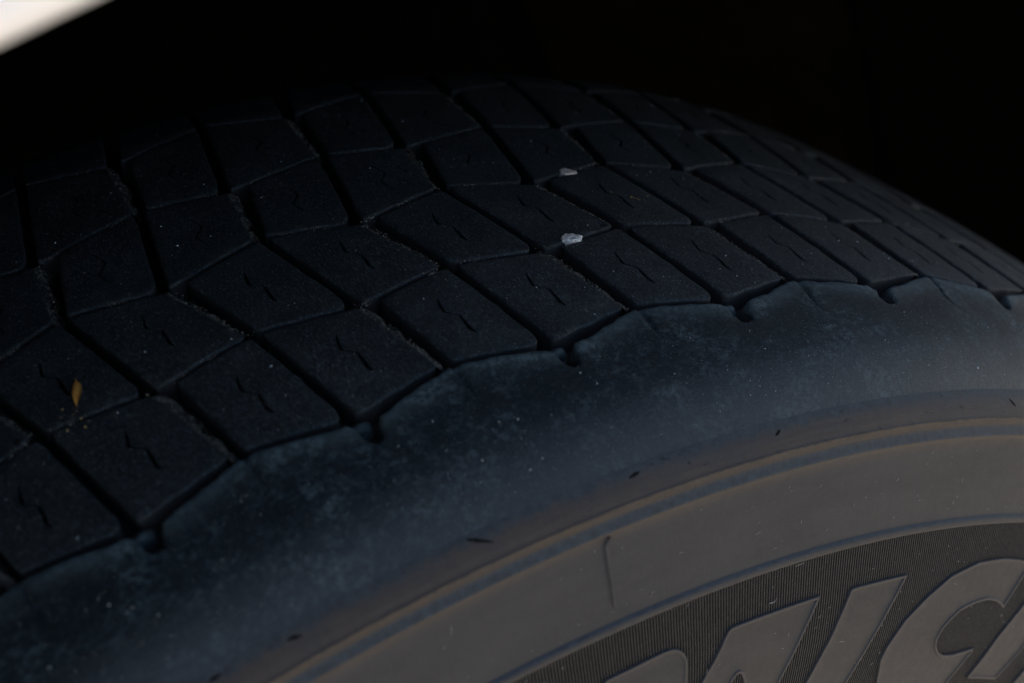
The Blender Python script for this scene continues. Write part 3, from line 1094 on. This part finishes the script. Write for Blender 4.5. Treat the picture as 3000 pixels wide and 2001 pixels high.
tag(link('dust_specks', mb.mesh('dust_specks', M_SPECK, False)), 'tiny pale dust specks scattered over the tread and shoulder', 'dust', kind='stuff')
mb = MB()
for s, y, z in [(-62, -24.5, .25), (-61.0, -27.2, .16), (-60.2, -29.5, .30), (-63.8, -30.8, .33), (-60.6, -32.2, .38), (-63.2, -26.5, .18), (-60.0, -26.9, .18),
                (87.0, -16.5, .42), (88.2, -17.6, .25), (87.6, -17.0, .22), (88.4, -18.2, .2), (91.9, -16.8, .24), (92.6, -16.2, .14), (93.6, -16.0, .16), (83.5, -13.0, .30)]:
    c = Vector(p3(s, y, .03))
    flake(mb, c, Vector((c.x, 0, c.z)), z * .001, r2)
tag(link('leaf_crumbs', mb.mesh('leaf_crumbs', M_CRUMB, False)), 'ochre crumbs of dry leaf on the tread blocks', 'crumbs', kind='stuff')
M_GRIT = simple('brown_grey_grit', (0.08, 0.07, 0.055), 0.95, 0.1, 2200.0, (0.34, 0.31, 0.26))
mb = MB()
for k in range(15000):
    rib = r2.choice('AABBCD')
    i = r2.randint(-2, 4)
    if r2.random() < .5:
        (us, uy), (ls, ly) = GR[rib]['s']
        t = r2.random()
        wv = .5 + .5 * noise.noise((t * 4.0, i * 3.1, ord(rib)))
        if r2.random() > wv:
            continue
        q = r2.random() ** 1.5
        s_, y_ = us + (ls - us) * t + off('s', 'L', t) + .1 + q * (2.4 - t), uy + (ly - uy) * t
        h_ = -.30 - .7 * q + r2.uniform(0, .2)
    else:
        z = ZL[rib][0]
        s_ = r2.uniform(-24, 24)
        if noise.noise((s_ * .16 + i * 6.0, ord(rib), 2.0)) < .02 + .25 * r2.random():
            continue
        y_ = zline(z, s_) + r2.gauss(0, .55)
        h_ = -.12 + r2.uniform(-.15, .12)
    c = Vector(p3(s_ + i * PM, y_, h_))
    flake(mb, c, Vector((c.x + r2.uniform(-.2, .2), r2.uniform(-.2, .2), c.z)), (r2.uniform(.05, .20) if r2.random() < .93 else r2.uniform(.2, .38)) * .001, r2)
tag(link('groove_grit', mb.mesh('groove_grit', M_GRIT, False)), 'brown-grey grit lodged in the seams between tread blocks', 'grit', kind='stuff')
M_LINT = simple('pale_lint', (0.40, 0.38, 0.34), 0.9, 0.2)
mb = MB()
for k in range(150):
    th = r2.uniform(-60, 480)
    r = r2.uniform(300, 361)
    L = r2.uniform(.25, .9) * (2.0 if r2.random() < .06 else 1)
    a = r2.gauss(.5, .5)
    bend = r2.uniform(-1.8, 1.8)
    w = r2.uniform(.020, .040)
    if 333 < r < 336.5:
        continue
    x, y = th * RL, r
    pr = None
    hh = .12 if r < 352 else .25
    if r > 352:
        continue
    for i in range(6):
        row = []
        for q in range(3):
            an = q * 2.094
            row.append(mb.add(sw((x + math.cos(an) * w * -math.sin(a)) / RL, y + math.cos(an) * w * math.cos(a), .12 + math.sin(an) * w + (.28 if r < 325 else 0))))
        if pr:
            for q in range(3):
                mb.f.append((pr[q], pr[(q + 1) % 3], row[(q + 1) % 3], row[q]))
        pr = row
        x += math.cos(a) * L / 5
        y += math.sin(a) * L / 5
        a += bend / 5
for pts, w in (([(180.3, 326.27), (182.7, 326.07), (185.4, 326.27), (187.0, 326.91)], .075), ([(202.5, 332.69), (205.3, 332.85), (209.5, 332.89), (210.3, 333.21)], .05)):
    pr = None
    for a, r in pts:
        row = [mb.add(sw(a + math.cos(q * 2.094) * w * 1.5, r + math.cos(q * 2.094) * w, .15 + math.sin(q * 2.094) * w)) for q in range(3)]
        if pr:
            for q in range(3):
                mb.f.append((pr[q], pr[(q + 1) % 3], row[(q + 1) % 3], row[q]))
        pr = row
tag(link('lint_fibres', mb.mesh('lint_fibres', M_LINT)), 'short pale lint fibres clinging to the sidewall', 'lint', kind='stuff')
